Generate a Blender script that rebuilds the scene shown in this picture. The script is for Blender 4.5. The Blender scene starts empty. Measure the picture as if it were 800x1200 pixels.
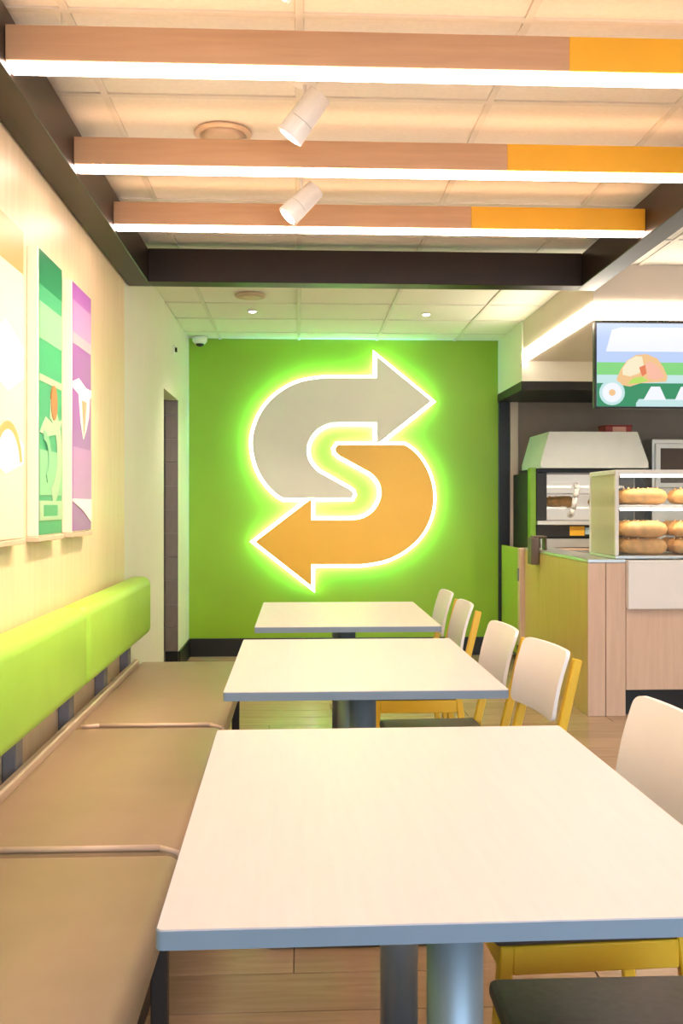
import bpy, bmesh, math, random
from mathutils import Vector, Matrix
random.seed(7)
S = bpy.context.scene
COL = S.collection
PI = math.pi

# ------------------------------------------------------------------ camera
cd = bpy.data.cameras.new('camera')
cam = bpy.data.objects.new('camera', cd); COL.objects.link(cam)
cam.location = (0, 0, 1.30)
cam.rotation_euler = (PI/2, 0, -math.radians(2.556))
cd.sensor_fit = 'VERTICAL'; cd.sensor_height = 36; cd.sensor_width = 24
cd.lens = 33.6
cd.shift_y = -8/1200
cd.clip_start = 0.02
S.camera = cam
# ------------------------------------------------------------------ world (daylight outside the shop window behind the camera)
W = bpy.data.worlds.new('world'); S.world = W; W.use_nodes = True
bg = W.node_tree.nodes['Background']
bg.inputs[0].default_value = (0.62, 0.82, 1.0, 1); bg.inputs[1].default_value = 3.6
S.view_settings.view_transform = 'Standard'
S.view_settings.look = 'None'
S.view_settings.exposure = 0.95
S.view_settings.gamma = 1.0
S.view_settings.use_curve_mapping = False
WARM = (1.0, 0.78, 0.67)
SLAT_L = 12.5
UP_L = 3.5
SIGN_L = 18.0
STRIP_L = 9.0

# ------------------------------------------------------------------ materials
def nodes(name):
    m = bpy.data.materials.new(name); m.use_nodes = True
    nt = m.node_tree
    return m, nt, nt.nodes['Principled BSDF']
def plain(name, c, rough=0.5, metal=0.0, var=0.06, scale=8.0, bump=0.0, stretch=(1,1,1), spec=0.5, coat=0.0):
    m, nt, b = nodes(name)
    tc = nt.nodes.new('ShaderNodeTexCoord'); mp = nt.nodes.new('ShaderNodeMapping')
    mp.inputs['Scale'].default_value = stretch
    nz = nt.nodes.new('ShaderNodeTexNoise'); nz.inputs['Scale'].default_value = scale; nz.inputs['Detail'].default_value = 4
    nt.links.new(tc.outputs['Object'], mp.inputs[0]); nt.links.new(mp.outputs[0], nz.inputs['Vector'])
    rp = nt.nodes.new('ShaderNodeValToRGB')
    rp.color_ramp.elements[0].position = .3; rp.color_ramp.elements[1].position = .7
    rp.color_ramp.elements[0].color = tuple(x*(1-var) for x in c)+(1,)
    rp.color_ramp.elements[1].color = tuple(min(1, x*(1+var)) for x in c)+(1,)
    nt.links.new(nz.outputs['Fac'], rp.inputs[0]); nt.links.new(rp.outputs[0], b.inputs['Base Color'])
    b.inputs['Roughness'].default_value = rough; b.inputs['Metallic'].default_value = metal
    b.inputs['Specular IOR Level'].default_value = spec
    b.inputs['Coat Weight'].default_value = coat
    if bump:
        bp = nt.nodes.new('ShaderNodeBump'); bp.inputs['Strength'].default_value = bump; bp.inputs['Distance'].default_value = .004
        nt.links.new(nz.outputs['Fac'], bp.inputs['Height']); nt.links.new(bp.outputs[0], b.inputs['Normal'])
    return m
def wood(name, c1, c2, axis=0, rough=0.45, scale=6.0, per_object=0.0):
    m, nt, b = nodes(name)
    tc = nt.nodes.new('ShaderNodeTexCoord'); mp = nt.nodes.new('ShaderNodeMapping')
    s = [9, 9, 9]; s[axis] = 0.7
    mp.inputs['Scale'].default_value = s
    nz = nt.nodes.new('ShaderNodeTexNoise'); nz.inputs['Scale'].default_value = scale; nz.inputs['Detail'].default_value = 6
    nz.inputs['Distortion'].default_value = 0.6
    nt.links.new(tc.outputs['Object'], mp.inputs[0]); nt.links.new(mp.outputs[0], nz.inputs['Vector'])
    rp = nt.nodes.new('ShaderNodeValToRGB')
    rp.color_ramp.elements[0].position = .25; rp.color_ramp.elements[1].position = .75
    rp.color_ramp.elements[0].color = c1+(1,); rp.color_ramp.elements[1].color = c2+(1,)
    nt.links.new(nz.outputs['Fac'], rp.inputs[0])
    out = rp.outputs[0]
    if per_object:
        oi = nt.nodes.new('ShaderNodeObjectInfo'); hs = nt.nodes.new('ShaderNodeHueSaturation')
        mr = nt.nodes.new('ShaderNodeMapRange')
        mr.inputs['To Min'].default_value = 1-per_object; mr.inputs['To Max'].default_value = 1+per_object
        nt.links.new(oi.outputs['Random'], mr.inputs['Value']); nt.links.new(mr.outputs[0], hs.inputs['Value'])
        nt.links.new(out, hs.inputs['Color']); out = hs.outputs[0]
        ad = nt.nodes.new('ShaderNodeVectorMath'); ad.operation = 'ADD'
        nt.links.new(mp.outputs[0], ad.inputs[0]); nt.links.new(oi.outputs['Location'], ad.inputs[1]); nt.links.new(ad.outputs[0], nz.inputs['Vector'])
    nt.links.new(out, b.inputs['Base Color'])
    b.inputs['Roughness'].default_value = rough
    return m
def emit(name, c, s):
    m, nt, b = nodes(name)
    b.inputs['Base Color'].default_value = tuple(min(1, x) for x in c)+(1,)
    b.inputs['Emission Color'].default_value = c+(1,); b.inputs['Emission Strength'].default_value = s
    return m
def glass(name, tint=(1,1,1), gl=0.08):
    m = bpy.data.materials.new(name); m.use_nodes = True; nt = m.node_tree
    nt.nodes.remove(nt.nodes['Principled BSDF'])
    out = nt.nodes['Material Output']
    tr = nt.nodes.new('ShaderNodeBsdfTransparent'); tr.inputs[0].default_value = tint+(1,)
    g = nt.nodes.new('ShaderNodeBsdfGlossy'); g.inputs['Roughness'].default_value = .03
    fr = nt.nodes.new('ShaderNodeFresnel'); fr.inputs[0].default_value = 1.45
    mx = nt.nodes.new('ShaderNodeMixShader')
    nt.links.new(fr.outputs[0], mx.inputs[0]); nt.links.new(tr.outputs[0], mx.inputs[1]); nt.links.new(g.outputs[0], mx.inputs[2])
    nt.links.new(mx.outputs[0], out.inputs[0])
    return m

def frosted(name, c):
    m = bpy.data.materials.new(name); m.use_nodes = True; nt = m.node_tree
    nt.nodes.remove(nt.nodes['Principled BSDF'])
    tr = nt.nodes.new('ShaderNodeBsdfTransparent'); tr.inputs[0].default_value = c+(1,)
    df = nt.nodes.new('ShaderNodeBsdfDiffuse'); df.inputs[0].default_value = c+(1,)
    mx = nt.nodes.new('ShaderNodeMixShader'); mx.inputs[0].default_value = .55
    nt.links.new(tr.outputs[0], mx.inputs[1]); nt.links.new(df.outputs[0], mx.inputs[2])
    nt.links.new(mx.outputs[0], nt.nodes['Material Output'].inputs[0])
    return m
M = {}
M['green_wall'] = plain('green_paint', (.27, .46, .013), .45, var=.03, scale=3)
M['white_wall'] = plain('cream_paint', (.80, .77, .66), .6, var=.02, scale=3)
M['beige_wall'] = plain('beige_paint', (.62, .52, .43), .6, var=.03, scale=3)
M['brown_wall'] = plain('taupe_wall', (.27, .22, .175), .55, var=.05, scale=3)
M['birch'] = wood('birch_veneer', (.78, .58, .36), (.86, .68, .45), 2, .4, 3)
M['slat_wood'] = wood('oak_slat', (.55, .30, .155), (.63, .355, .19), 0, .5, 5)
M['slat_orange'] = plain('orange_slat', (.93, .45, .02), .5, var=.03)
M['dark_beam'] = plain('dark_bronze_metal', (.022, .012, .008), .4, var=.1, spec=.35)
M['ceiling_tile'] = plain('mineral_tile', (.80, .77, .70), .85, var=.03, scale=60, bump=.15)
M['grid'] = plain('grid_white', (.70, .67, .60), .6, var=.02)
M['floor_gap'] = plain('floor_joint', (.10, .065, .04), .7)
M['plank'] = wood('oak_floor_plank', (.36, .235, .14), (.46, .305, .185), 0, .2, 5, per_object=.10)
M['table_top'] = plain('white_laminate', (.76, .665, .655), .38, var=.02, scale=5, stretch=(14, 1, 1))
M['table_edge'] = plain('grey_edge_band', (.24, .30, .38), .4, var=.03)  # grey-white band with the blue of the window daylight mixed into its colour
M['steel'] = plain('brushed_steel', (.33, .39, .45), .45, .55, var=.04, scale=40, stretch=(1, 1, .05))
M['dark_metal'] = plain('dark_steel', (.05, .05, .055), .4, .6)
M['chrome'] = plain('chrome', (.75, .75, .75), .12, 1.0)
M['yellow'] = plain('yellow_lacquer', (.86, .53, .03), .35, var=.03)
M['chair_white'] = plain('white_plywood_laminate', (.90, .85, .82), .4, var=.015)
M['charcoal'] = plain('charcoal_vinyl', (.075, .065, .065), .42, var=.15, scale=60, bump=.1)
M['tan_vinyl'] = plain('tan_vinyl', (.38, .265, .165), .38, var=.05, scale=5, bump=.03)
M['tan_piping'] = plain('tan_piping', (.70, .50, .36), .4, var=.03)
M['lime_vinyl'] = plain('lime_vinyl', (.40, .70, .08), .42, var=.04, scale=4, bump=.03)
M['bracket'] = plain('grey_bracket', (.24, .23, .26), .45, .3)
M['rail'] = plain('cream_rail', (.62, .47, .33), .5)
M['base_dark'] = plain('dark_brown_laminate', (.055, .035, .026), .5)
M['black'] = plain('black_trim', (.010, .009, .008), .45, var=.1)
M['white_metal'] = plain('white_enamel', (.85, .82, .78), .4, var=.02)
M['pink_wood'] = wood('pale_ash_board', (.66, .46, .33), (.74, .54, .40), 2, .45, 4)
M['olive_panel'] = wood('olive_laminate', (.60, .44, .12), (.68, .50, .16), 2, .3, 3)  # wood laminate, green bounce light from the wall put into its colour
M['counter_white'] = plain('white_solid_surface', (.84, .80, .77), .35, var=.02)
M['pale_green'] = plain('pale_green_panel', (.36, .46, .06), .4, var=.03)
M['tile_brown'] = plain('taupe_tile', (.25, .20, .175), .4, var=.07, scale=10)
M['grout'] = plain('grout', (.42, .38, .33), .8)
M['sign_grey'] = plain('warm_grey_acrylic', (.80, .74, .62), .4, var=.02, scale=3)
M['sign_orange'] = plain('orange_acrylic', (.93, .50, .035), .4, var=.02, scale=3)
M['sign_led'] = emit('sign_led', (.42, 1.0, 1.9), SIGN_L)
M['slat_led'] = emit('slat_led', WARM, SLAT_L)
M['slat_up'] = emit('slat_uplight', (1.0, .60, .35), UP_L)  # added upward glow that brightens the ceiling
M['halo'] = emit('lit_acrylic', (.92, 1.0, .86), 1.8)  # glow standing in for the white bloom round the sign
M['strip_led'] = emit('strip_led', (1.0, .88, .70), STRIP_L)
M['lamp_disc'] = emit('lamp_disc', (1.0, .90, .75), 14)
M['glass'] = glass('clear_glass')
M['green_glass'] = frosted('frosted_greenish_glass', (.82, .84, .62))
M['window_glass'] = glass('window_glass', (.98, .99, 1))
M['silver'] = plain('satin_steel_sheet', (.62, .62, .60), .35, .85, var=.04)
M['hood'] = plain('light_grey_enamel', (.62, .63, .58), .4, var=.03)
M['bread'] = plain('baked_crust', (.80, .46, .17), .55, var=.22, scale=14, bump=.25)
M['bread_pale'] = plain('pale_crust', (.86, .58, .28), .55, var=.16, scale=14, bump=.25)
M['brown_plastic'] = plain('brown_plastic', (.13, .085, .06), .45)
M['red'] = plain('dark_red_card', (.30, .03, .025), .5)
M['pink'] = plain('pink_card', (.72, .36, .28), .5)
M['sticker_yellow'] = plain('sticker_yellow', (.85, .45, .02), .5)
M['sticker_blue'] = plain('sticker_blue', (.45, .62, .68), .5)
M['oven_inside'] = emit('oven_inside', (.85, .75, .62), .35)
M['green_panel'] = plain('green_side_panel', (.17, .34, .015), .4)
def art(name, c, r=.35): return plain(name, c, r, var=.02, scale=3)

# ------------------------------------------------------------------ mesh helpers
def obj(name, bm, m, parent=None, smooth=False, loc=None):
    me = bpy.data.meshes.new(name)
    bmesh.ops.recalc_face_normals(bm, faces=bm.faces[:])
    bm.to_mesh(me); bm.free()
    mats = m if isinstance(m, (list, tuple)) else [m]
    for k in mats: me.materials.append(M[k] if isinstance(k, str) else k)
    if smooth:
        for p in me.polygons: p.use_smooth = True
    o = bpy.data.objects.new(name, me); COL.objects.link(o)
    if parent: o.parent = parent
    if loc: o.location = loc
    return o
def abox(bm, x0, x1, y0, y1, z0, z1, bev=0, seg=1):
    r = bmesh.ops.create_cube(bm, size=1)
    vs = r['verts']
    for v in vs:
        v.co = Vector(((x0+x1)/2+v.co.x*(x1-x0), (y0+y1)/2+v.co.y*(y1-y0), (z0+z1)/2+v.co.z*(z1-z0)))
    if bev:
        es = list({e for v in vs for e in v.link_edges})
        bmesh.ops.bevel(bm, geom=es, offset=bev, segments=seg, affect='EDGES', profile=.5, clamp_overlap=True)
def box(name, m, parent, x0, x1, y0, y1, z0, z1, bev=0, seg=1, smooth=False):
    bm = bmesh.new(); abox(bm, x0, x1, y0, y1, z0, z1, bev, seg)
    return obj(name, bm, m, parent, smooth)
def acyl(bm, p, q, r1, r2=None, n=20, cap=True):
    p = Vector(p); q = Vector(q); d = q-p
    r = bmesh.ops.create_cone(bm, cap_ends=cap, segments=n, radius1=r1, radius2=r1 if r2 is None else r2, depth=d.length)
    rot = d.to_track_quat('Z', 'Y').to_matrix().to_4x4()
    bmesh.ops.transform(bm, matrix=Matrix.Translation((p+q)/2) @ rot, verts=r['verts'])
def cyl(name, m, parent, p, q, r1, r2=None, n=20, smooth=False):
    bm = bmesh.new(); acyl(bm, p, q, r1, r2, n)
    o = obj(name, bm, m, parent)
    if smooth or n >= 12:
        for pl in o.data.polygons: pl.use_smooth = len(pl.vertices) == 4
    return o
def abar(bm, p, q, w, d, bev=0):
    """square bar from p to q; w across local x, d across local y"""
    p = Vector(p); q = Vector(q); v = q-p; L = v.length
    b2 = bmesh.new(); abox(b2, -w/2, w/2, -d/2, d/2, 0, L, bev)
    z = v.normalized(); y = Vector((0, 1, 0)); x = y.cross(z).normalized(); y = z.cross(x)
    mt = Matrix((x, y, z)).transposed().to_4x4(); mt.translation = p
    bmesh.ops.transform(b2, matrix=mt, verts=b2.verts[:])
    tmp = bpy.data.meshes.new('t'); b2.to_mesh(tmp); b2.free(); bm.from_mesh(tmp); bpy.data.meshes.remove(tmp)
def bar(name, m, parent, p, q, w, d, bev=.003):
    bm = bmesh.new(); abar(bm, p, q, w, d, bev); return obj(name, bm, m, parent)
def lathe(name, m, parent, prof, n=24, loc=(0, 0, 0)):
    bm = bmesh.new(); rings = []
    for r, z in prof:
        rings.append([bm.verts.new((loc[0]+r*math.cos(2*PI*k/n), loc[1]+r*math.sin(2*PI*k/n), loc[2]+z)) for k in range(n)])
    for a, b in zip(rings, rings[1:]):
        for k in range(n): bm.faces.new((a[k], a[(k+1) % n], b[(k+1) % n], b[k]))
    bm.faces.new(rings[0][::-1]); bm.faces.new(rings[-1])
    return obj(name, bm, m, parent, True)
def prism(pts, axis, a, b):
    """extrude 2D polygon; axis 'y': pts are (x,z); axis 'x': pts are (y,z)"""
    bm = bmesh.new()
    f = (lambda p, t: (p[0], t, p[1])) if axis == 'y' else (lambda p, t: (t, p[0], p[1]))
    A = [bm.verts.new(f(p, a)) for p in pts]; B = [bm.verts.new(f(p, b)) for p in pts]
    n = len(pts)
    bm.faces.new(A); bm.faces.new(B[::-1])
    for k in range(n): bm.faces.new((A[k], A[(k+1) % n], B[(k+1) % n], B[k]))
    return bm
def tag(o, label, cat, group=None):
    o['label'] = label; o['category'] = cat
    if group: o['group'] = group
    return o
def thing(name, label, cat, loc=(0, 0, 0), group=None):
    o = bpy.data.objects.new(name, None); COL.objects.link(o); o.location = loc
    o.empty_display_size = .1
    return tag(o, label, cat, group)
def struct(o, label=None):
    o['kind'] = 'structure'
    if label: o['label'] = label
    return o
def copy_tree(o, parent=None):
    c = o.copy(); COL.objects.link(c); c.parent = parent
    for ch in list(o.children): copy_tree(ch, c)
    return c
def spot(name, loc, target, power, color, size=70, blend=.6, rad=.04, parent=None):
    l = bpy.data.lights.new(name, 'SPOT'); l.energy = power; l.color = color; l.spot_size = math.radians(size); l.spot_blend = blend
    l.shadow_soft_size = rad
    o = bpy.data.objects.new(name, l); COL.objects.link(o)
    o.location = loc
    o.rotation_euler = (Vector(target)-Vector(loc)).to_track_quat('-Z', 'Y').to_euler()
    if parent: o.parent = parent; o.matrix_parent_inverse = Matrix.Translation(-Vector(parent.location))
    return o

# ------------------------------------------------------------------ dimensions
XL, XR, YB, YF, H = -.943, 4.8, 8.26, -3.0, 2.73
XG = 1.734            # right end of green wall
# ------------------------------------------------------------------ floor with planks
fl = struct(box('floor', 'floor_gap', None, XL-1.4, XR+.1, YF-.1, YB+.1, -.08, -.006), 'warm oak plank floor')
PW, PL = .2, 1.45
bm = bmesh.new(); abox(bm, 0, PL-.004, 0, PW-.004, -.0055, 0, .0015)
pk = obj('plank', bm, 'plank', fl); pmesh = pk.data; first = True
nr = int(math.ceil((YB-YF)/PW))
for r in range(nr):
    off = (r*0.61) % PL
    x = XL-off; y = YB-(r+1)*PW
    while x < XR:
        x0 = max(x, XL); x1 = min(x+PL, XR)
        if x1-x0 > .05:
            if first: o = pk; first = False
            else:
                o = bpy.data.objects.new('plank', pmesh); COL.objects.link(o); o.parent = fl
            o.location = (x0, y, 0); o.scale = ((x1-x0)/PL, 1, 1)
        x += PL
# ------------------------------------------------------------------ ceiling with tiles and grid
ce = struct(box('ceiling', 'ceiling_tile', None, XL-1.4, XR+.1, YF-.1, YB+.1, H+.02, H+.1), 'suspended ceiling of pale square tiles')
TX, TY = .675, .571
bm = bmesh.new(); abox(bm, .012, TX-.012, .012, TY-.012, .002, .02, .002)
tl = obj('ceiling_tile', bm, 'ceiling_tile', ce); tmesh = tl.data; first = True
gx = [-.674+TX*k for k in range(0, 9)]; gy = [7.93-TY*k for k in range(0, 20)]
xs = [XL]+[g for g in gx if g < XR]+[XR]; ys = [YF]+sorted(g for g in gy if g > YF)+[YB]
for a, b in zip(xs, xs[1:]):
    for c, d in zip(ys, ys[1:]):
        if first: o = tl; first = False
        else:
            o = bpy.data.objects.new('ceiling_tile', tmesh); COL.objects.link(o); o.parent = ce
        o.location = (a, c, H); o.scale = ((b-a)/TX, (d-c)/TY, 1)
for g in xs[1:-1]: box('grid_bar', 'grid', ce, g-.012, g+.012, YF, YB, H-.004, H+.02)
for g in ys[1:-1]: box('grid_bar', 'grid', ce, XL, XR, g-.012, g+.012, H-.0035, H+.02)
# ------------------------------------------------------------------ walls
struct(box('wall_back', 'green_wall', None, XL-.12, XG, YB, YB+.1, -.006, H+.02), 'bright green feature wall')
struct(box('baseboard_back', 'black', None, XL, XG, YB-.018, YB, 0, .155, .003), 'black baseboard along green wall')
struct(box('wall_kitchen', 'brown_wall', None, XG, XR, YB, YB+.1, -.006, H+.02), 'taupe wall behind the counter')
struct(box('wall_right', 'white_wall', None, XR, XR+.1, YF, YB, -.006, H+.02))
YW = 5.22
struct(box('wall_left', 'birch', None, XL-.1, XL, YF, YW, -.006, H+.02), 'pale birch clad wall behind the bench')
D0, D1, DH = 6.73, 7.54, 2.12
bm = bmesh.new()
abox(bm, XL-.1, XL, YW, D0, -.006, H+.02); abox(bm, XL-.1, XL, D1, YB, -.006, H+.02); abox(bm, XL-.1, XL, D0, D1, DH, H+.02)
struct(obj('wall_corridor', bm, 'white_wall'), 'cream wall with an open doorway')
bm = bmesh.new(); abox(bm, XL, XL+.014, D1, YB-.018, 0, .155, .003)
struct(obj('baseboard_left', bm, 'black'), 'black baseboard beside doorway')
# corridor behind the doorway: tiled end wall
tw = struct(box('wall_tiled', 'grout', None, XL-1.3, XL-.1, D1+.01, D1+.1, -.006, H+.02), 'taupe tiled wall inside the doorway')
struct(box('wall_corridor_far', 'white_wall', None, XL-1.4, XL-1.3, D0-.3, D1+.1, -.006, H+.02))
struct(box('wall_corridor_near', 'white_wall', None, XL-1.3, XL-.1, D0-.4, D0-.3, -.006, H+.02))
tj = box('jamb_lining', 'grout', tw, XL-.1, XL-.001, D1-.004, D1-.0005, .155, DH)
bm = bmesh.new(); abox(bm, 0, .297, -.008, 0, 0, .182, .002)
t0 = obj('tile', bm, 'tile_brown', tw); tm = t0.data; first = True
z = .157
while z < DH-.02:
    zz = min(.185, DH-z)
    for i in range(4):
        if first: o = t0; first = False
        else:
            o = bpy.data.objects.new('tile', tm); COL.objects.link(o); o.parent = tw
        o.location = (XL-.1-.3*(i+1), D1+.009, z); o.scale = (1, 1, zz/.185)
    o = bpy.data.objects.new('tile', tm); COL.objects.link(o); o.parent = tw
    o.location = (XL-.1, D1-.004, z); o.scale = (.099/.297, .7, zz/.185)
    z += .185
box('skirting', 'black', tw, XL-.1, XL, D1-.012, D1-.0005, 0, .155)
# front wall behind the camera with shop window
bm = bmesh.new()
abox(bm, XL-.1, XR+.1, YF-.1, YF, -.006, .25); abox(bm, XL-.1, XR+.1, YF-.1, YF, 2.55, H+.02)
abox(bm, XL-.1, -.6, YF-.1, YF, .25, 2.55); abox(bm, 4.5, XR+.1, YF-.1, YF, .25, 2.55)
struct(obj('wall_front', bm, 'white_wall'), 'shopfront wall behind the viewer')
wn = struct(box('window_1', 'window_glass', None, -.6, 4.5, YF-.055, YF-.045, .25, 2.55), 'shopfront window')
for x in (-.6, 1.07, 2.75, 4.45): box('mullion', 'dark_metal', wn, x, x+.05, YF-.09, YF-.01, .25, 2.55)
pl = bpy.data.lights.new('window_portal', 'AREA'); pl.shape = 'RECTANGLE'; pl.size = 5.1; pl.size_y = 2.3
po = bpy.data.objects.new('window_portal', pl); COL.objects.link(po); po.location = (1.95, YF-.02, 1.4); po.rotation_euler = (-PI/2, 0, PI)
po.rotation_euler = Vector((0, 1, 0)).to_track_quat('-Z', 'Y').to_euler()
pl.cycles.is_portal = True
# ------------------------------------------------------------------ kitchen header and bulkhead
YH, YK = 7.37, 5.60
hd = struct(box('trim_1', 'white_wall', None, XG, XR, YH, YB, 2.265, H), 'cream header above the kitchen opening')
box('band', 'black', hd, XG-.006, XR, YH-.006, YB, 2.197, 2.265, .002)
struct(box('trim_2', 'beige_wall', None, 1.745, XR, YK, YH-.007, 2.42, H), 'beige ceiling bulkhead above the counter')
ls = thing('light_strip', 'glowing white light strip around the beige bulkhead edge', 'light strip', (1.745, YK, 2.40))
box('side_diffuser', 'strip_led', ls, -.012, -.001, -.012, YH-.01-YK, 0, .10)
box('front_diffuser', 'strip_led', ls, -.001, XR-1.75, -.012, -.001, 0, .10)
struct(box('trim_3', 'black', None, XG, 1.83, YB-.03, YB, 0, 2.197, .003), 'black vertical door frame beside green wall')
struct(box('trim_4', 'beige_wall', None, 1.835, 1.905, YB-.03, YB, 0, 2.197, .003), 'beige vertical frame board by kitchen')

# ------------------------------------------------------------------ hanging ceiling frame
Z0, Z1 = 2.51, 2.69
BX0, BX1 = XL+.005, 1.67
fr = thing('ceiling_frame', 'dark bronze rectangular frame hanging below the ceiling over the tables', 'ceiling frame', (0, 0, Z0))
box('side_beam', 'dark_beam', fr, BX0, -.815, .2, 5.33, 0, Z1-Z0, .003)
box('side_beam', 'dark_beam', fr, 1.56, BX1, .2, 5.33, 0, Z1-Z0, .003)
box('cross_beam', 'dark_beam', fr, -.815, 1.56, 5.21, 5.33, 0, Z1-Z0, .003)
box('cross_beam', 'dark_beam', fr, -.815, 1.56, .2, .32, 0, Z1-Z0, .003)
for x in (-.88, 1.61):
    for y in (.6, 2.9, 5.0): cyl('hanger', 'dark_beam', fr, (x, y, Z1-Z0), (x, y, H-.004-Z0), .006, n=8)
names = {1.10: 'glowing oak and orange slat overhead, nearest the shop window', 1.90: 'glowing oak and orange slat overhead, just out of view above the front table',
         2.69: 'nearest glowing slat in view, oak with an orange right end, under the ceiling',
         3.50: 'middle glowing slat in view, oak with an orange right end, behind the upper spotlight',
         4.24: 'farthest glowing slat, oak with an orange right end, nearest the dark cross beam'}
for y in (1.10, 1.90, 2.69, 3.50, 4.24):
    t = thing('linear_light', names[y], 'ceiling light', (0, y, 2.53), 'glowing slats across the ceiling frame')
    box('wood_body', 'slat_wood', t, -.814, .77, 0, .075, .006, .105, .002)
    box('orange_end', 'slat_orange', t, .77, 1.559, 0, .075, .006, .105, .002)
    box('led_diffuser', 'slat_led', t, -.812, 1.557, .004, .071, -.006, .0058, .002)
    box('uplight_diffuser', 'slat_up', t, -.812, 1.557, .026, .050, .1052, .107)  # added glowing strip on the slat top, lifts the ceiling brightness

# ------------------------------------------------------------------ ceiling fixtures
def track_spot(loc, d, label):
    t = thing('spotlight', label, 'spotlight', (loc[0], loc[1], H-.004), 'white ceiling spotlights')
    P = Vector(loc)-Vector(t.location)
    d = Vector(d).normalized()
    lathe('mount', 'white_metal', t, [(.035, -.012), (.04, -.008), (.04, 0)])
    cyl('stem', 'white_metal', t, (0, 0, -.01), P+Vector((0, 0, .0)), .007, n=10)
    bm = bmesh.new(); acyl(bm, P-d*.085, P+d*.02, .042, .045, 28); obj('rear_housing', bm, 'white_metal', t)
    bm = bmesh.new(); acyl(bm, P+d*.022, P+d*.085, .046, .048, 28); hs = obj('front_housing', bm, 'white_metal', t)
    cyl('gap_ring', 'black', t, P+d*.019, P+d*.023, .041, n=28)
    cyl('lens', 'lamp_disc', t, P+d*.085, P+d*.087, .036, n=24)
    L = Vector(loc)+d*.10
    spot('spot_lamp', L, L+d, 38, (1, .80, .55), 75, .8, .04)
    return t
track_spot((.02, 3.22, 2.61), (-.62, .15, -.80), 'upper white tilted spotlight, in front of the middle slat')
track_spot((.012, 4.02, 2.57), (-.70, -.1, -.72), 'lower white tilted spotlight, in front of the farthest slat')
track_spot((0, 2.30, 2.61), (-.7, .2, -.7), 'white spotlight at the very top edge, nearest of the three')
def vent(x, y, r, label):
    t = thing('ceiling_speaker', label, 'speaker', (x, y, H-.004), 'round ceiling speakers')
    lathe('rim', 'rail', t, [(r*.82, -.012), (r*.95, -.014), (r, -.006), (r, 0)], 32)
    lathe('grille', 'rail', t, [(r*.81, -.013), (r*.4, -.016), (.01, -.017)][::-1], 32)
vent(-.29, 3.68, .11, 'large round ceiling speaker between the first two slats')
vent(-.33, 6.51, .105, 'round ceiling speaker beyond the dark cross beam')
def downlight(x, y, r, label, power=40):
    t = thing('downlight', label, 'downlight', (x, y, H-.004), 'recessed ceiling downlights')
    lathe('ring', 'white_metal', t, [(r*.75, -.004), (r, -.006), (r*1.05, 0)], 24)
    lathe('lamp_face', 'lamp_disc', t, [(.005, -.009), (r*.55, -.009), (r*.72, -.005)], 24)
    spot('downlight_lamp', (x, y, H-.02), (x, y, 0), power, (1, .88, .72), 110, .7, .04)
downlight(-.34, 7.05, .036, 'small lit downlight left, in front of the round ceiling speaker')
downlight(.95, 7.1, .036, 'small lit downlight on the right of the green-tinted ceiling')
for i, (x, y) in enumerate(((3.2, 2.0), (3.2, 4.2))):
    downlight(x, y, .05, ['recessed downlight over the aisle beside the front table', 'recessed downlight over the aisle in front of the counter'][i], 60)
for i, (x, y) in enumerate(((2.35, 6.6), (3.6, 6.6))):  # unseen downlights, added to light the kitchen
    t = thing('downlight', ['kitchen downlight under the bulkhead above the bread case', 'kitchen downlight under the bulkhead further along the counter'][i], 'downlight', (x, y, 2.42), 'kitchen downlights')
    lathe('ring', 'white_metal', t, [(.04, -.005), (.055, -.007), (.058, 0)], 24)
    lathe('lamp_face', 'lamp_disc', t, [(.005, -.008), (.03, -.008), (.038, -.006)], 24)
    spot('downlight_lamp', (x, y, 2.40), (x, y, 0), 45, (1, .88, .72), 130, .7, .04)
# security dome and sensor
t = thing('security_camera', 'white dome security camera in corner above the green wall', 'security camera', (-.84, 8.17, H-.004))
lathe('housing', 'white_metal', t, [(.045, -.055), (.062, -.035), (.066, 0)])
lathe('dome', 'black', t, [(.005, -.08), (.025, -.073), (.036, -.056)])
t = thing('wall_sensor', 'tiny white and black sensor on the cream wall above the doorway', 'sensor', (XL, 7.25, 2.465))
box('plate', 'white_metal', t, 0, .012, -.035, .035, -.04, .04, .005, 2)
cyl('eye', 'black', t, (.012, .006, .006), (.026, .006, .006), .018, n=16)

# ------------------------------------------------------------------ the wall sign
PX = 8.26/1120/3.077
def sx(cx): return (270+cx/3.077-350)*(YB-.07)/1120*1.0
def arc(pts):            # Catmull-Rom smoothing through given points
    out = []
    for i in range(1, len(pts)-2):
        p0, p1, p2, p3 = [Vector(p) for p in pts[i-1:i+3]]
        for k in range(8):
            u = k/8
            out.append(tuple(.5*((2*p1)+(-p0+p2)*u+(2*p0-5*p1+4*p2-p3)*u*u+(-p0+3*p1-3*p2+p3)*u**3)))
    out.append(tuple(pts[-2]))
    return out
grey = [(527, 57), (722, 215), (527, 370), (527, 292)] \
     + arc([(440, 292), (390, 292), (345, 299), (305, 324), (280, 362), (274, 398), (284, 436), (315, 472), (350, 492)]) \
     + [(425, 533), (438, 543), (441, 553), (435, 564)] \
     + arc([(260, 585), (190, 565), (140, 525), (100, 463), (81, 385), (87, 318), (118, 248), (172, 191), (248, 150), (345, 134), (420, 133)]) + [(527, 133)]
orange = [(90, 722), (290, 568), (290, 645)] \
     + arc([(380, 645), (430, 645), (478, 637), (516, 611), (538, 574), (543, 540), (533, 505), (503, 472), (465, 452)]) \
     + [(392, 412), (379, 400), (376, 387), (386, 374)] \
     + arc([(560, 360), (625, 374), (676, 414), (714, 478), (730, 548), (723, 622), (692, 690), (640, 744), (565, 785), (470, 803), (400, 803)]) + [(290, 803), (290, 880)]
ZS = 1.30+(592-400)*(YB-.07)/1120
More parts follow.
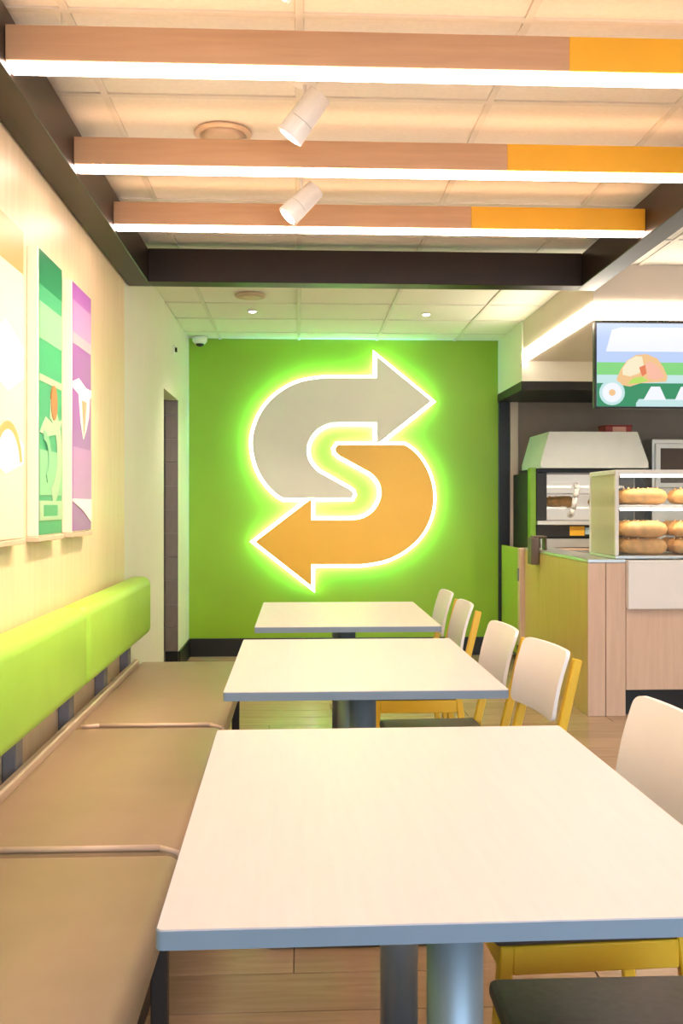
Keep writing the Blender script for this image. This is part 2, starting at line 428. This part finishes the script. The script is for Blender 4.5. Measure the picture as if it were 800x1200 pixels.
def to_w(p): return (sx(p[0])+.002, ZS-p[1]/3.077*(YB-.07)/1120)
sg = thing('wall_sign', 'large backlit S-shaped sign of grey and orange arrows on the green wall', 'sign', (0, YB-.06, 0))
def inset(pts, d):
    n = len(pts); out = []
    a = sum(pts[i][0]*pts[(i+1) % n][1]-pts[(i+1) % n][0]*pts[i][1] for i in range(n))
    s = 1 if a > 0 else -1
    for i in range(n):
        p = Vector(pts[i]); e1 = (p-Vector(pts[i-1])).normalized(); e2 = (Vector(pts[(i+1) % n])-p).normalized()
        n1 = Vector((-e1.y, e1.x))*s; n2 = Vector((-e2.y, e2.x))*s
        b = (n1+n2); k = d/max(.35, (1+n1.dot(n2)))
        out.append(tuple(p+b*k))
    return out
for nm, pts, mt, lab in (('grey_arrow', grey, 'sign_grey', 'warm grey upper arrow'), ('orange_arrow', orange, 'sign_orange', 'orange lower arrow')):
    w = [to_w(p) for p in pts]
    o = obj(nm, prism(w, 'y', -.045, 0), mt, sg); o['label'] = lab
    obj('acrylic_rim', prism(inset(w, -.032), 'y', .0005, .012), 'halo', o)  # self-lit outline gives the sign its white halo
    li = obj('led_back', prism(inset(w, .004), 'y', .0125, .016), 'sign_led', o)
    cx = sum(p[0] for p in w)/len(w)
for x, z in ((-.08, 2.45), (.75, 2.3), (-.05, .95), (.78, 1.5)): pass
for cxp, czp in ((180, 400), (600, 215), (230, 722), (640, 560), (400, 210), (420, 725)):
    x, z = to_w((cxp, czp)); cyl('standoff', 'white_metal', sg, (x, .0165, z), (x, .06, z), .012, n=12)

# ------------------------------------------------------------------ left wall art
def art_panel(y0, y1, label, base, shapes, edge=(.86, .78, .62)):
    z0, z1 = 1.19, 2.20
    t = thing('art_panel', label, 'wall art', (XL, (y0+y1)/2, z0), 'tall art panels on the birch wall')
    w = y1-y0; h = z1-z0
    box('panel', plain_get('cream_edge', edge), t, 0, .040, -w/2, w/2, 0, h, .003)
    box('ledge', 'rail', t, 0, .046, -w/2-.01, w/2+.01, -.018, -.0005, .002)
    box('print', base, t, .0402, .042, -w/2+.006, w/2-.006, .006, h-.006)
    for i, (m, pts) in enumerate(shapes):
        e = .0421+.0005*(i+1)
        P = [((u-.5)*(w-.012), .006+v*(h-.012)) for u, v in pts]
        obj('printed_shape', prism(P, 'x', .0421, e), m, t)
    return t
_c = {}
def plain_get(n, c):
    if n not in _c: _c[n] = art(n, c)
    return _c[n]
def ring(cx, cy, r, w, asp, a0=0, a1=360, n=24):
    o = [(cx+r*math.cos(math.radians(a0+(a1-a0)*k/n)), cy+r*asp*math.sin(math.radians(a0+(a1-a0)*k/n))) for k in range(n+1)]
    i = [(cx+(r-w)*math.cos(math.radians(a0+(a1-a0)*k/n)), cy+(r-w)*asp*math.sin(math.radians(a0+(a1-a0)*k/n))) for k in range(n+1)]
    return o+i[::-1]
def blob(cx, cy, r, asp, n=20): return [(cx+r*math.cos(2*PI*k/n), cy+r*asp*math.sin(2*PI*k/n)) for k in range(n)]
def rect(a, b, c, d): return [(a, c), (b, c), (b, d), (a, d)]
DIM = .55   # ink density of the prints
def G(n, c): return plain_get(n, c if c == 0 or max(c) > .9 else tuple(x*DIM for x in c))
asp = .33/1.01
art_panel(3.36, 3.69, 'tall green art panel with white vegetable outlines, middle of the three', G('print_green', (.06, .56, .26)), [
    (G('print_deep_green', (.0, .34, .13)), rect(0, 1, .88, 1)),
    (G('print_mint', (.36, .84, .46)), rect(0, 1, .69, .82)),
    (G('print_pale_green', (.62, .86, .56)), rect(0, 1, .54, .565)),
    (G('print_mint', 0), rect(0, 1, .14, .30)),
    (G('print_pale_green', 0), ring(.35, .29, .62, .22, asp, -70, 80)),
    (G('print_pale_green', 0), [(0, .36), (.25, .42), (.6, .40), (1, .43), (.8, .37), (.3, .35)]),
    (G('print_pale_green', 0), rect(0, 1, .05, .12)), (G('print_green', 0), rect(.15, .75, .065, .105)),
    (G('print_orange', (.75, .25, .08)), blob(.6, .48, .14, asp*1.4)),
    (G('print_mint', 0), ring(.15, .27, .3, .1, asp, -60, 90))])
art_panel(3.85, 4.20, 'tall purple art panel with a white drip shape, farthest from the viewer', G('print_purple', (.50, .12, .66)), [
    (G('print_lilac', (.72, .36, .82)), rect(0, 1, .78, .93)),
    (G('print_pale_lilac', (.78, .60, .78)), rect(0, 1, .755, .80)),
    (G('print_orchid', (.74, .26, .84)), rect(0, 1, .13, .34)),
    (G('print_cream', (.95, .88, .78)), [(0, .60), (.3, .625), (.7, .60), (1, .60), (1, .575), (.9, .56), (.85, .48), (.7, .42), (.55, .38), (.4, .45), (.3, .56), (0, .575)]),
    (G('print_peach', (.90, .48, .30)), [(.45, .54), (.72, .54), (.62, .42), (.56, .39)]),
    (G('print_cream', 0), [(0, .13), (1, .13), (1, .03), (.55, .08), (0, .12)])])
art_panel(2.84, 3.18, 'tall pale yellow art panel, nearest of the three to the viewer', G('print_butter', (.92, .80, .52)), [
    (G('print_yellow', (.88, .62, .22)), rect(0, 1, .86, 1)),
    (G('print_white', (.95, .93, .86)), [(0, .60), (.4, .68), (1, .62), (1, .52), (.5, .46), (0, .50)]),
    (G('print_white', 0), [(0, .30), (.5, .36), (1, .30), (1, .24), (.4, .2), (0, .24)]),
    (G('print_yellow', 0), ring(.5, .22, .45, .08, asp, 10, 170))])

# ------------------------------------------------------------------ banquette bench
SX0, SX1 = -.865, -.285
bq = thing('banquette', 'long banquette with tan seat cushions and lime green back pads along the wall', 'bench', (XL, 2.4, 0))
o_ = Vector(bq.location)
def bqbox(name, m, x0, x1, y0, y1, z0, z1, bev=.004, seg=1, smooth=False, parent=None):
    bm = bmesh.new(); abox(bm, x0-o_.x, x1-o_.x, y0-o_.y, y1-o_.y, z0, z1, bev, seg)
    return obj(name, bm, m, parent or bq, smooth)
seams = [5.25, 3.69, 2.36, 1.0, -.4]
for a, b in zip(seams, seams[1:]):
    c = bqbox('seat_cushion', 'tan_vinyl', SX0, SX1, b+.004, a-.004, .355, .452, .035, 4, True)
    bm = bmesh.new()
    path = [(SX0+.03, .447), (SX0+.1, .4525), (SX1-.06, .4525), (SX1-.012, .438), (SX1+.001, .41), (SX1+.001, .37)]
    for yy in (b+.022,):
        for p, q in zip(path, path[1:]): acyl(bm, (p[0]-o_.x, yy-o_.y, p[1]), (q[0]-o_.x, yy-o_.y, q[1]), .008, n=8)
    obj('piping', bm, 'tan_piping', c, True)
    c = bqbox('back_pad', 'lime_vinyl', -.925, -.80, b+.004, a-.004, .60, .915, .045, 4, True)
for y in (5.12, 4.5, 3.83, 3.12, 2.42, 1.7, 1.0, .3):
    bqbox('bracket', 'bracket', XL+.001, XL+.045, y-.04, y+.04, .40, .85, .003)
bqbox('rear_rail', 'rail', XL+.046, SX0-.002, -.4, 5.25, .40, .462, .006)
bqbox('base_panel', 'base_dark', -.80, SX1-.10, -.38, 5.20, .0, .353, .003)
bqbox('seat_frame', 'base_dark', SX0+.02, SX1-.02, -.39, 5.24, .325, .354, .003)
for y in (5.18, 3.72, 2.36, 1.0, -.3):
    bqbox('leg', 'base_dark', SX1-.075, SX1-.035, y-.02, y+.02, 0, .324, .003)

# ------------------------------------------------------------------ tables
def make_table(label, W_, D_):
    t = thing('cafe_table', label, 'table', (0, 0, 0), 'square cafe tables in a row along the bench')
    bm = bmesh.new()
    def rr(x, y, r, z, n=5):
        out = []
        for cx, cy, a in ((x-r, y-r, 0), (-x+r, y-r, 90), (-x+r, -y+r, 180), (x-r, -y+r, 270)):
            for k in range(n+1):
                th = math.radians(a+90*k/n); out.append(bm.verts.new((cx+r*math.cos(th), cy+r*math.sin(th), z)))
        return out
    def slab(x, y, r, z0, z1):
        a = rr(x, y, r, z0); b = rr(x, y, r, z1); n = len(a)
        bm.faces.new(a[::-1]); bm.faces.new(b)
        for k in range(n): bm.faces.new((a[k], a[(k+1) % n], b[(k+1) % n], b[k]))
    slab(W_/2, D_/2, .010, .7235, .7475)
    top = obj('edge_band', bm, 'table_edge', t)
    bm = bmesh.new(); slab(W_/2-.0015, D_/2-.0015, .009, .7476, .7500); obj('tabletop', bm, 'table_top', t)
    for sy in (-.36, .36):
        cyl('column', 'steel', t, (0, sy, .031), (0, sy, .7234), .043, n=32)
        fy = sy*(1.52 if sy < 0 else 1.1)
        ft = box('foot', 'dark_metal', t, -.29, .29, fy-.03, fy+.03, .0125, .030, .004)
        for x in (-.27, .27): lathe('glide', 'chrome', ft, [(.026, 0), (.028, .006), (.022, .0123)], 16, (x, fy, 0))
    box('spine', 'dark_metal', t, -.04, .04, -.516, .365, .0125, .030, .003)
    return t
t1 = make_table('white-topped square table nearest the viewer, filling the foreground', .85, 1.105)
t1.location = (.232, 1.803, 0); t1.rotation_euler.z = math.radians(.75)
t2 = copy_tree(t1); t2['label'] = 'white-topped square table in the middle of the row'
t2.location = (.200, 3.375, 0); t2.rotation_euler.z = math.radians(.2)
t3 = copy_tree(t1); t3['label'] = 'white-topped square table farthest away, below the wall sign'
t3.location = (.225, 4.875, 0); t3.rotation_euler.z = 0

# ------------------------------------------------------------------ chairs
def make_chair():
    t = thing('dining_chair', 'x', 'chair', (0, 0, 0), 'yellow framed chairs with white backs')
    hw = .185
    for s in (-1, 1):
        bm = bmesh.new()
        abar(bm, (.255, s*hw, 0), (.205, s*hw, .40), .030, .026, .003)
        abar(bm, (.204, s*hw, .39), (.302, s*hw, .795), .030, .026, .003)
        obj('rear_leg', bm, 'yellow', t)
        bar('front_leg', 'yellow', t, (-.205, s*(hw-.005), 0), (-.175, s*(hw-.005), .375), .03, .03)
    for s in (-1, 1): box('side_apron', 'yellow', t, -.165, .198, s*hw-.011, s*hw+.011, .315, .375, .003)
    box('front_apron', 'yellow', t, -.187, -.167, -hw+.02, hw-.02, .315, .37, .003)
    box('rear_apron', 'yellow', t, .20, .218, -hw+.015, hw-.015, .315, .37, .003)
    box('seat', 'charcoal', t, -.205, .196, -.20, .20, .3755, .412, .014, 3, True)
    # curved back panel: width y, leaning, concave towards the sitter (-x)
    bm = bmesh.new(); n, k = 14, 8
    def P(u, v, off):
        y = u*.198; z = .592+v*.228
        x = .2365+(z-.592)*.245+.006 - .022*(abs(u)**2) - .008*math.sin(PI*v)
        return Vector((x-off, y, z))
    def rnd(u, v):       # round the corners of the (u,v) square
        r = .16; uu, vv = u, v*2-1
        au, av = abs(uu), abs(vv); rv = .2
        if au > 1-r and av > 1-rv:
            a = (au-(1-r))/r; b = (av-(1-rv))/rv; L = max(a, b); h = math.hypot(a, b)
            if h > 0: a, b = a*L/h, b*L/h
            uu = math.copysign(1-r+r*a, uu); vv = math.copysign(1-rv+rv*b, vv)
        return uu, (vv+1)/2
    us = [-1, -.97, -.92, -.86, -.8, -.6, -.3, 0, .3, .6, .8, .86, .92, .97, 1]; vs = [0, .03, .07, .12, .3, .5, .7, .88, .93, .97, 1]
    F = [[bm.verts.new(P(*rnd(u, v), .013)) for u in us] for v in vs]
    B = [[bm.verts.new(P(*rnd(u, v), 0)) for u in us] for v in vs]
    R, C = len(vs), len(us)
    for i in range(R-1):
        for j in range(C-1):
            bm.faces.new((F[i][j], F[i][j+1], F[i+1][j+1], F[i+1][j])); bm.faces.new((B[i][j], B[i+1][j], B[i+1][j+1], B[i][j+1]))
    for j in range(C-1):
        bm.faces.new((F[0][j], B[0][j], B[0][j+1], F[0][j+1])); bm.faces.new((F[-1][j], F[-1][j+1], B[-1][j+1], B[-1][j]))
    for i in range(R-1):
        bm.faces.new((F[i][0], F[i+1][0], B[i+1][0], B[i][0])); bm.faces.new((F[i][-1], B[i][-1], B[i+1][-1], F[i+1][-1]))
    o = obj('back_panel', bm, 'chair_white', t, True)
    es = o.modifiers.new('split', 'EDGE_SPLIT'); es.split_angle = math.radians(50)
    return t
ch = make_chair()
spots = [(.56, 1.585, 0, 'chair nearest the viewer, only its charcoal seat showing under the front table'),
         (.602, 2.185, 3, 'chair at the front table whose white back is cut by the right edge'),
         (.588, 3.24, 7, 'chair with a white back and yellow posts, nearer of two at middle table'),
         (.548, 3.77, 3, 'chair with a white back, farther of two at the middle table'),
         (.552, 4.70, 0, 'chair with a white back, nearer of two at the farthest table'),
         (.55, 5.28, 0, 'chair farthest from the viewer, white back near the green wall')]
for i, (x, y, a, lab) in enumerate(spots):
    o = ch if i == 0 else copy_tree(ch)
    o.location = (x, y, 0); o.rotation_euler.z = math.radians(a); o['label'] = lab

# ------------------------------------------------------------------ service counter, gate
CX, CY = 1.78, 5.81
ct = thing('service_counter', 'service counter with pale wood front, white panel and olive side', 'counter', (CX, CY, 0))
def cb(name, m, x0, x1, y0, y1, z0, z1, bev=.002, parent=None):
    bm = bmesh.new(); abox(bm, x0-CX, x1-CX, y0-CY, y1-CY, z0, z1, bev)
    return obj(name, bm, m, parent or ct)
cb('side_panel', 'olive_panel', CX, CX+.03, CY+.02, 7.46, 0, .945)
cb('front_board', 'pink_wood', CX-.002, 1.886, CY-.002, CY+.02, 0, .945)
cb('front_board', 'pink_wood', 1.890, 2.012, CY-.002, CY+.02, 0, .945)
cb('front_panel', 'pink_wood', 2.016, XR-.01, CY, CY+.02, .16, .66)
cb('white_front', 'counter_white', 2.014, XR-.01, CY-.045, CY+.02, .662, .962, .004)
cb('toe_kick', 'black', 2.016, XR-.01, CY+.05, CY+.07, 0, .158)
cb('body', 'base_dark', CX+.031, XR-.01, CY+.072, 6.55, 0, .943)
cb('body_return', 'base_dark', CX+.031, 1.98, 6.551, 7.45, 0, .943)
cb('worktop', 'silver', 2.014, XR-.01, CY+.022, 6.60, .945, .962)
cb('worktop_end', 'silver', CX-.004, 2.012, CY-.004, 6.60, .946, .966, .002)
cb('worktop_return', 'silver', CX-.004, 2.0, 6.603, 7.46, .946, .966, .002)
gt = thing('staff_gate', 'pale green half-height gate between green wall and counter', 'gate', (1.77, 7.5, 0))
box('panel', 'pale_green', gt, -.015, .015, .045, YB-.03-7.5-.015, .10, .955, .003)
box('post', 'pink_wood', gt, -.03, .03, -.035, .04, 0, .962, .003)
box('latch', 'bracket', gt, -.04, -.0305, -.012, .02, .70, .80, .002)
box('hinge', 'dark_metal', gt, -.04, -.0305, -.02, .03, .15, .19, .002)
t = thing('napkin_holder', 'small brown box clipped over the counter edge', 'holder', (CX-.065, 7.05, .86))
box('box', 'brown_plastic', t, 0, .06, -.06, .06, 0, .20, .006, 2)
box('clip', 'brown_plastic', t, .02, .12, -.05, .05, .2005, .212, .003)
box('lip', 'brown_plastic', t, .108, .12, -.05, .05, .107, .2, .002)

# ------------------------------------------------------------------ bread case
KX0, KX1, KY0, KY1, KZ0, KZ1 = 1.955, 3.25, 5.83, 6.36, .967, 1.52
bc = thing('bread_case', 'glass display case full of bread on the counter', 'display case', (KX0, KY0, KZ0))
w, d, h = KX1-KX0, KY1-KY0, KZ1-KZ0
box('base_tray', 'silver', bc, 0, w, 0, d, 0, .02, .003)
for x in (0, w-.022):
    for y in (0, d-.022): box('post', 'white_metal', bc, x, x+.022, y, y+.022, .0205, h-.03, .002)
box('top_frame', 'white_metal', bc, 0, w, 0, d, h-.03, h, .004)
box('side_glass', 'green_glass', bc, .006, .012, .023, d-.023, .021, h-.031)
box('front_glass', 'glass', bc, .023, w-.023, .006, .012, .021, h-.031)
box('light_bar', 'strip_led', bc, .05, w-.05, .04, .06, .300, .3148)  # extra bar added under the shelf to brighten the loaves
box('shelf', 'white_metal', bc, .024, w-.024, .03, d-.03, .315, .335, .003)
box('light_bar', 'strip_led', bc, .05, w-.05, .03, .05, h-.046, h-.0302)
for i in range(4): box('side_slat', 'rail', bc, .014, .020, .05+i*.11, .07+i*.11, .0205, h-.031)
def loaf():
    bm = bmesh.new(); n, k = 14, 14; L = .30
    rings = []
    for i in range(n+1):
        t = i/n; x = -L/2+L*t
        r = .062*(max(0.02, 1-abs(2*t-1)**4.5))**.5
        rings.append([bm.verts.new((x, r*1.06*math.cos(2*PI*j/k), .052+r*.86*math.sin(2*PI*j/k)*(1.0+.05*math.sin(9*x*PI)))) for j in range(k)])
    for a, b in zip(rings, rings[1:]):
        for j in range(k): bm.faces.new((a[j], a[(j+1) % k], b[(j+1) % k], b[j]))
    bm.faces.new(rings[0][::-1]); bm.faces.new(rings[-1])
    o = obj('bread_loaf', bm, 'bread', None, True)
    for j in range(4):
        b2 = bmesh.new(); xx = -.10+j*.062
        pts = [(xx-.012, -.03), (xx+.02, .03)]
        prev = None
        for q in range(7):
            f = q/6; y = -.034+.068*f; z = .052+.0545*math.sqrt(max(0, 1-(y/.066)**2))
            if prev: acyl(b2, prev, (xx-.012+.03*f, y, z), .005, n=6)
            prev = (xx-.012+.03*f, y, z)
        obj('score', b2, 'bread_pale', o, True)
    return o
lf = loaf(); first = True
tiers = [(KZ0+.0205, 'golden loaf in the glass case, bottom layer', 'bread loaves on the bottom layer', 3),
         (KZ0+.0205+.108, 'golden loaf in the glass case, second layer', 'bread loaves on the second layer', 3),
         (KZ0+.3355, 'golden loaf in the glass case, upper shelf', 'bread loaves on the upper shelf', 2)]
for zi, lab, gr, ny in tiers:
    for ix in range(3):
        for iy in range(ny):
            o = lf if first else copy_tree(lf); first = False
            o.location = (KX0+.22+ix*.335+(.02 if iy else 0), KY0+.115+iy*.142, zi)
            tag(o, lab + ', ' + (['front', 'middle', 'back'] if ny == 3 else ['front', 'back'])[iy] + ' row, ' + ['left end', 'centre', 'right end'][ix], 'bread', gr)

# ------------------------------------------------------------------ kitchen back counter, oven, appliance
t = thing('back_counter', 'dark back counter with steel top below the oven', 'counter', (2.0, 7.5, 0))
box('cabinet', 'base_dark', t, 0, 2.75, .03, .72, 0, .90, .002)
box('steel_top', 'silver', t, -.03, 2.77, 0, .725, .901, .94, .003)
ov = thing('bread_oven', 'black bread oven with light grey hood and glass door behind the counter', 'oven', (1.90, 7.56, .9405))
box('lower_body', 'dark_metal', ov, .0, .88, .05, .62, 0, .10, .004)
box('lower_tray', 'silver', ov, .03, .86, .0, .05, .02, .09, .004)
box('control_panel', 'black', ov, .0, .88, .02, .62, .101, .20, .004)
box('yellow_sticker', 'sticker_yellow', ov, .27, .39, .017, .0198, .115, .19)
box('blue_sticker', 'sticker_blue', ov, .395, .50, .017, .0198, .125, .18)
box('ledge', 'silver', ov, -.0, .88, -.02, .62, .201, .235, .004)
box('cabinet_left', 'black', ov, .0, .085, .02, .62, .236, .62, .004)
box('cabinet_right', 'black', ov, .80, .88, .02, .62, .236, .62, .004)
box('cabinet_back', 'oven_inside', ov, .0855, .7995, .50, .62, .236, .62)
box('cabinet_top', 'black', ov, .0, .88, .02, .62, .6205, .655, .003)
dr = box('oven_door', 'glass', ov, .087, .798, .022, .030, .238, .618)
bm = bmesh.new()
pp = [(.27, -.010, .28), (.285, -.035, .33), (.30, -.04, .42), (.315, -.035, .49), (.322, -.010, .52), (.322, .021, .52)]
acyl(bm, (.27, .021, .28), pp[0], .022, n=10)
for a, b in zip(pp, pp[1:]): acyl(bm, a, b, .022, n=10)
obj('door_handle', bm, 'white_metal', dr, True)  # white curved bar modelled for a light streak reflected on the oven glass
for z in (.33, .45): box('oven_rack', 'silver', ov, .087, .798, .06, .49, z, z+.008)
obj('hood', prism([(.02, .656), (.89, .656), (.89, .70), (.80, .945), (.09, .945), (.02, .70)], 'y', -.04, .60), 'hood', ov)
box('green_side', 'green_panel', ov, -.05, -.002, .02, .10, .0, .66, .003)
box('dark_side', 'black', ov, -.05, -.002, .101, .62, .0, .62, .003)
for i, x in enumerate((.25, .62)):
    o = copy_tree(lf); o.location = (1.90+x, 7.80, .9405+.339); tag(o, ['left golden loaf behind the oven door', 'right golden loaf behind the oven door'][i], 'bread', 'loaves in the oven')
    o.scale = (.9, .9, .9)
t = thing('bread_board', 'small wooden board lying in front of the oven', 'board', (2.03, 7.505, .9405))
box('board', 'pink_wood', t, .0, .30, 0, .055, 0, .015, .004); box('grip', 'pink_wood', t, .301, .34, .015, .04, .002, .013, .003)
t = thing('carton', 'dark red carton on top of the oven hood', 'carton', (2.50, 7.70, .9405+.9455))
box('carton_body', 'red', t, 0, .22, 0, .18, 0, .06, .004); box('pink_label', 'pink', t, .06, .17, -.002, -.0005, .005, .055)
box('lid_flap', 'red', t, -.004, .224, -.004, .184, .0605, .07, .002)
ap = thing('toaster_oven', 'grey steel countertop appliance with a dark window, right of the oven', 'appliance', (2.86, 7.60, .9405))
box('body', 'silver', ap, 0, .62, .03, .60, .02, .90, .01, 2)
for x in (.03, .56):
    for y in (.07, .52): box('foot', 'black', ap, x, x+.03, y, y+.03, 0, .0195)
dr = box('door', 'silver', ap, .02, .45, .005, .0295, .50, .86, .004)
box('window', 'base_dark', dr, .06, .40, .002, .0048, .54, .82, .001)
box('door_handle', 'chrome', dr, .42, .44, -.03, .0045, .54, .82, .004)  # handle of the appliance door
box('keypad', 'hood', ap, .47, .60, .012, .0295, .50, .86, .003)

# ------------------------------------------------------------------ menu screen
TX0, TX1, TZ0, TZ1, TYY = 1.785, 2.73, 1.885, 2.412, 5.70
tv = thing('menu_screen', 'menu screen showing a sandwich on green and blue above the counter', 'screen', (TX0, TYY, TZ0))
w, h = TX1-TX0, TZ1-TZ0
box('casing', 'black', tv, 0, w, 0, .05, 0, h, .006, 2)
def E(n, c, s=.5):
    if n not in _c:
        _c[n] = emit(n, c, s)
        _c[n].node_tree.nodes['Principled BSDF'].inputs['Base Color'].default_value = (.02, .02, .02, 1)
    return _c[n]
scr = box('display', E('screen_sky', (.50, .64, .95)), tv, .012, w-.012, -.003, -.0005, .012, h-.012)
SH = [(E('screen_white', (.90, .93, 1.0)), [(.06, .66), (.10, .92), (.16, .95), (.94, .95), (.97, .90), (.97, .70), (.9, .66)]),
      (E('screen_green', (.22, .68, .20)), rect(0, 1, .38, .53)),
      (E('screen_mist', (.55, .80, .80)), rect(0, 1, .28, .38)),
      (E('screen_deep', (.01, .27, .11)), rect(0, 1, 0, .28)),
      (E('screen_mist', 0), [(.26, .0), (.26, .04), (.28, .09), (1, .09), (1, 0)]),
      (E('screen_white', 0), [(.31, .08), (.36, .24), (.42, .24), (.46, .08)]),
      (E('screen_white', 0), [(.52, .08), (.56, .24), (.63, .24), (.67, .08)]),
      (E('screen_crust', (.90, .55, .25)), [(.14, .26), (.13, .33), (.16, .45), (.20, .55), (.26, .62), (.33, .63), (.40, .58), (.44, .48), (.47, .36), (.46, .30), (.36, .29), (.29, .28), (.22, .24)]),
      (E('screen_bun', (.95, .84, .58)), [(.17, .46), (.21, .56), (.26, .605), (.30, .60), (.31, .50), (.28, .40), (.22, .36), (.17, .38)]),
      (E('screen_pink', (.95, .50, .36)), [(.32, .52), (.36, .54), (.41, .48), (.45, .36), (.40, .32), (.34, .34)]),
      (E('screen_lime', (.50, .75, .12)), [(.20, .27), (.24, .34), (.30, .36), (.34, .31), (.28, .28)]),
      (E('screen_red', (.80, .20, .08)), [(.28, .47), (.32, .50), (.33, .40), (.30, .36)]),
      (E('screen_mist', 0), blob(.10, .165, .085, w/h)), (E('screen_white', 0), blob(.10, .165, .066, w/h)), (E('screen_crust', 0), blob(.10, .165, .022, w/h)),
      (E('screen_crust', 0), [(.70, .28), (.70, .45), (.76, .58), (.84, .60), (.92, .50), (.95, .30)]),
      (E('screen_lime', 0), [(.72, .28), (.78, .36), (.9, .34), (.93, .28)])]
for i, (m, pts) in enumerate(SH):
    P = [(.012+u*(w-.024), .012+v*(h-.024)) for u, v in pts]
    obj('picture_shape', prism(P, 'y', -.0031-.0004*(i+1), -.0031), m, scr)
box('bracket', 'dark_metal', tv, w/2-.05, w/2+.05, .0505, .09, h-.3, 2.4195-TZ0, .003)
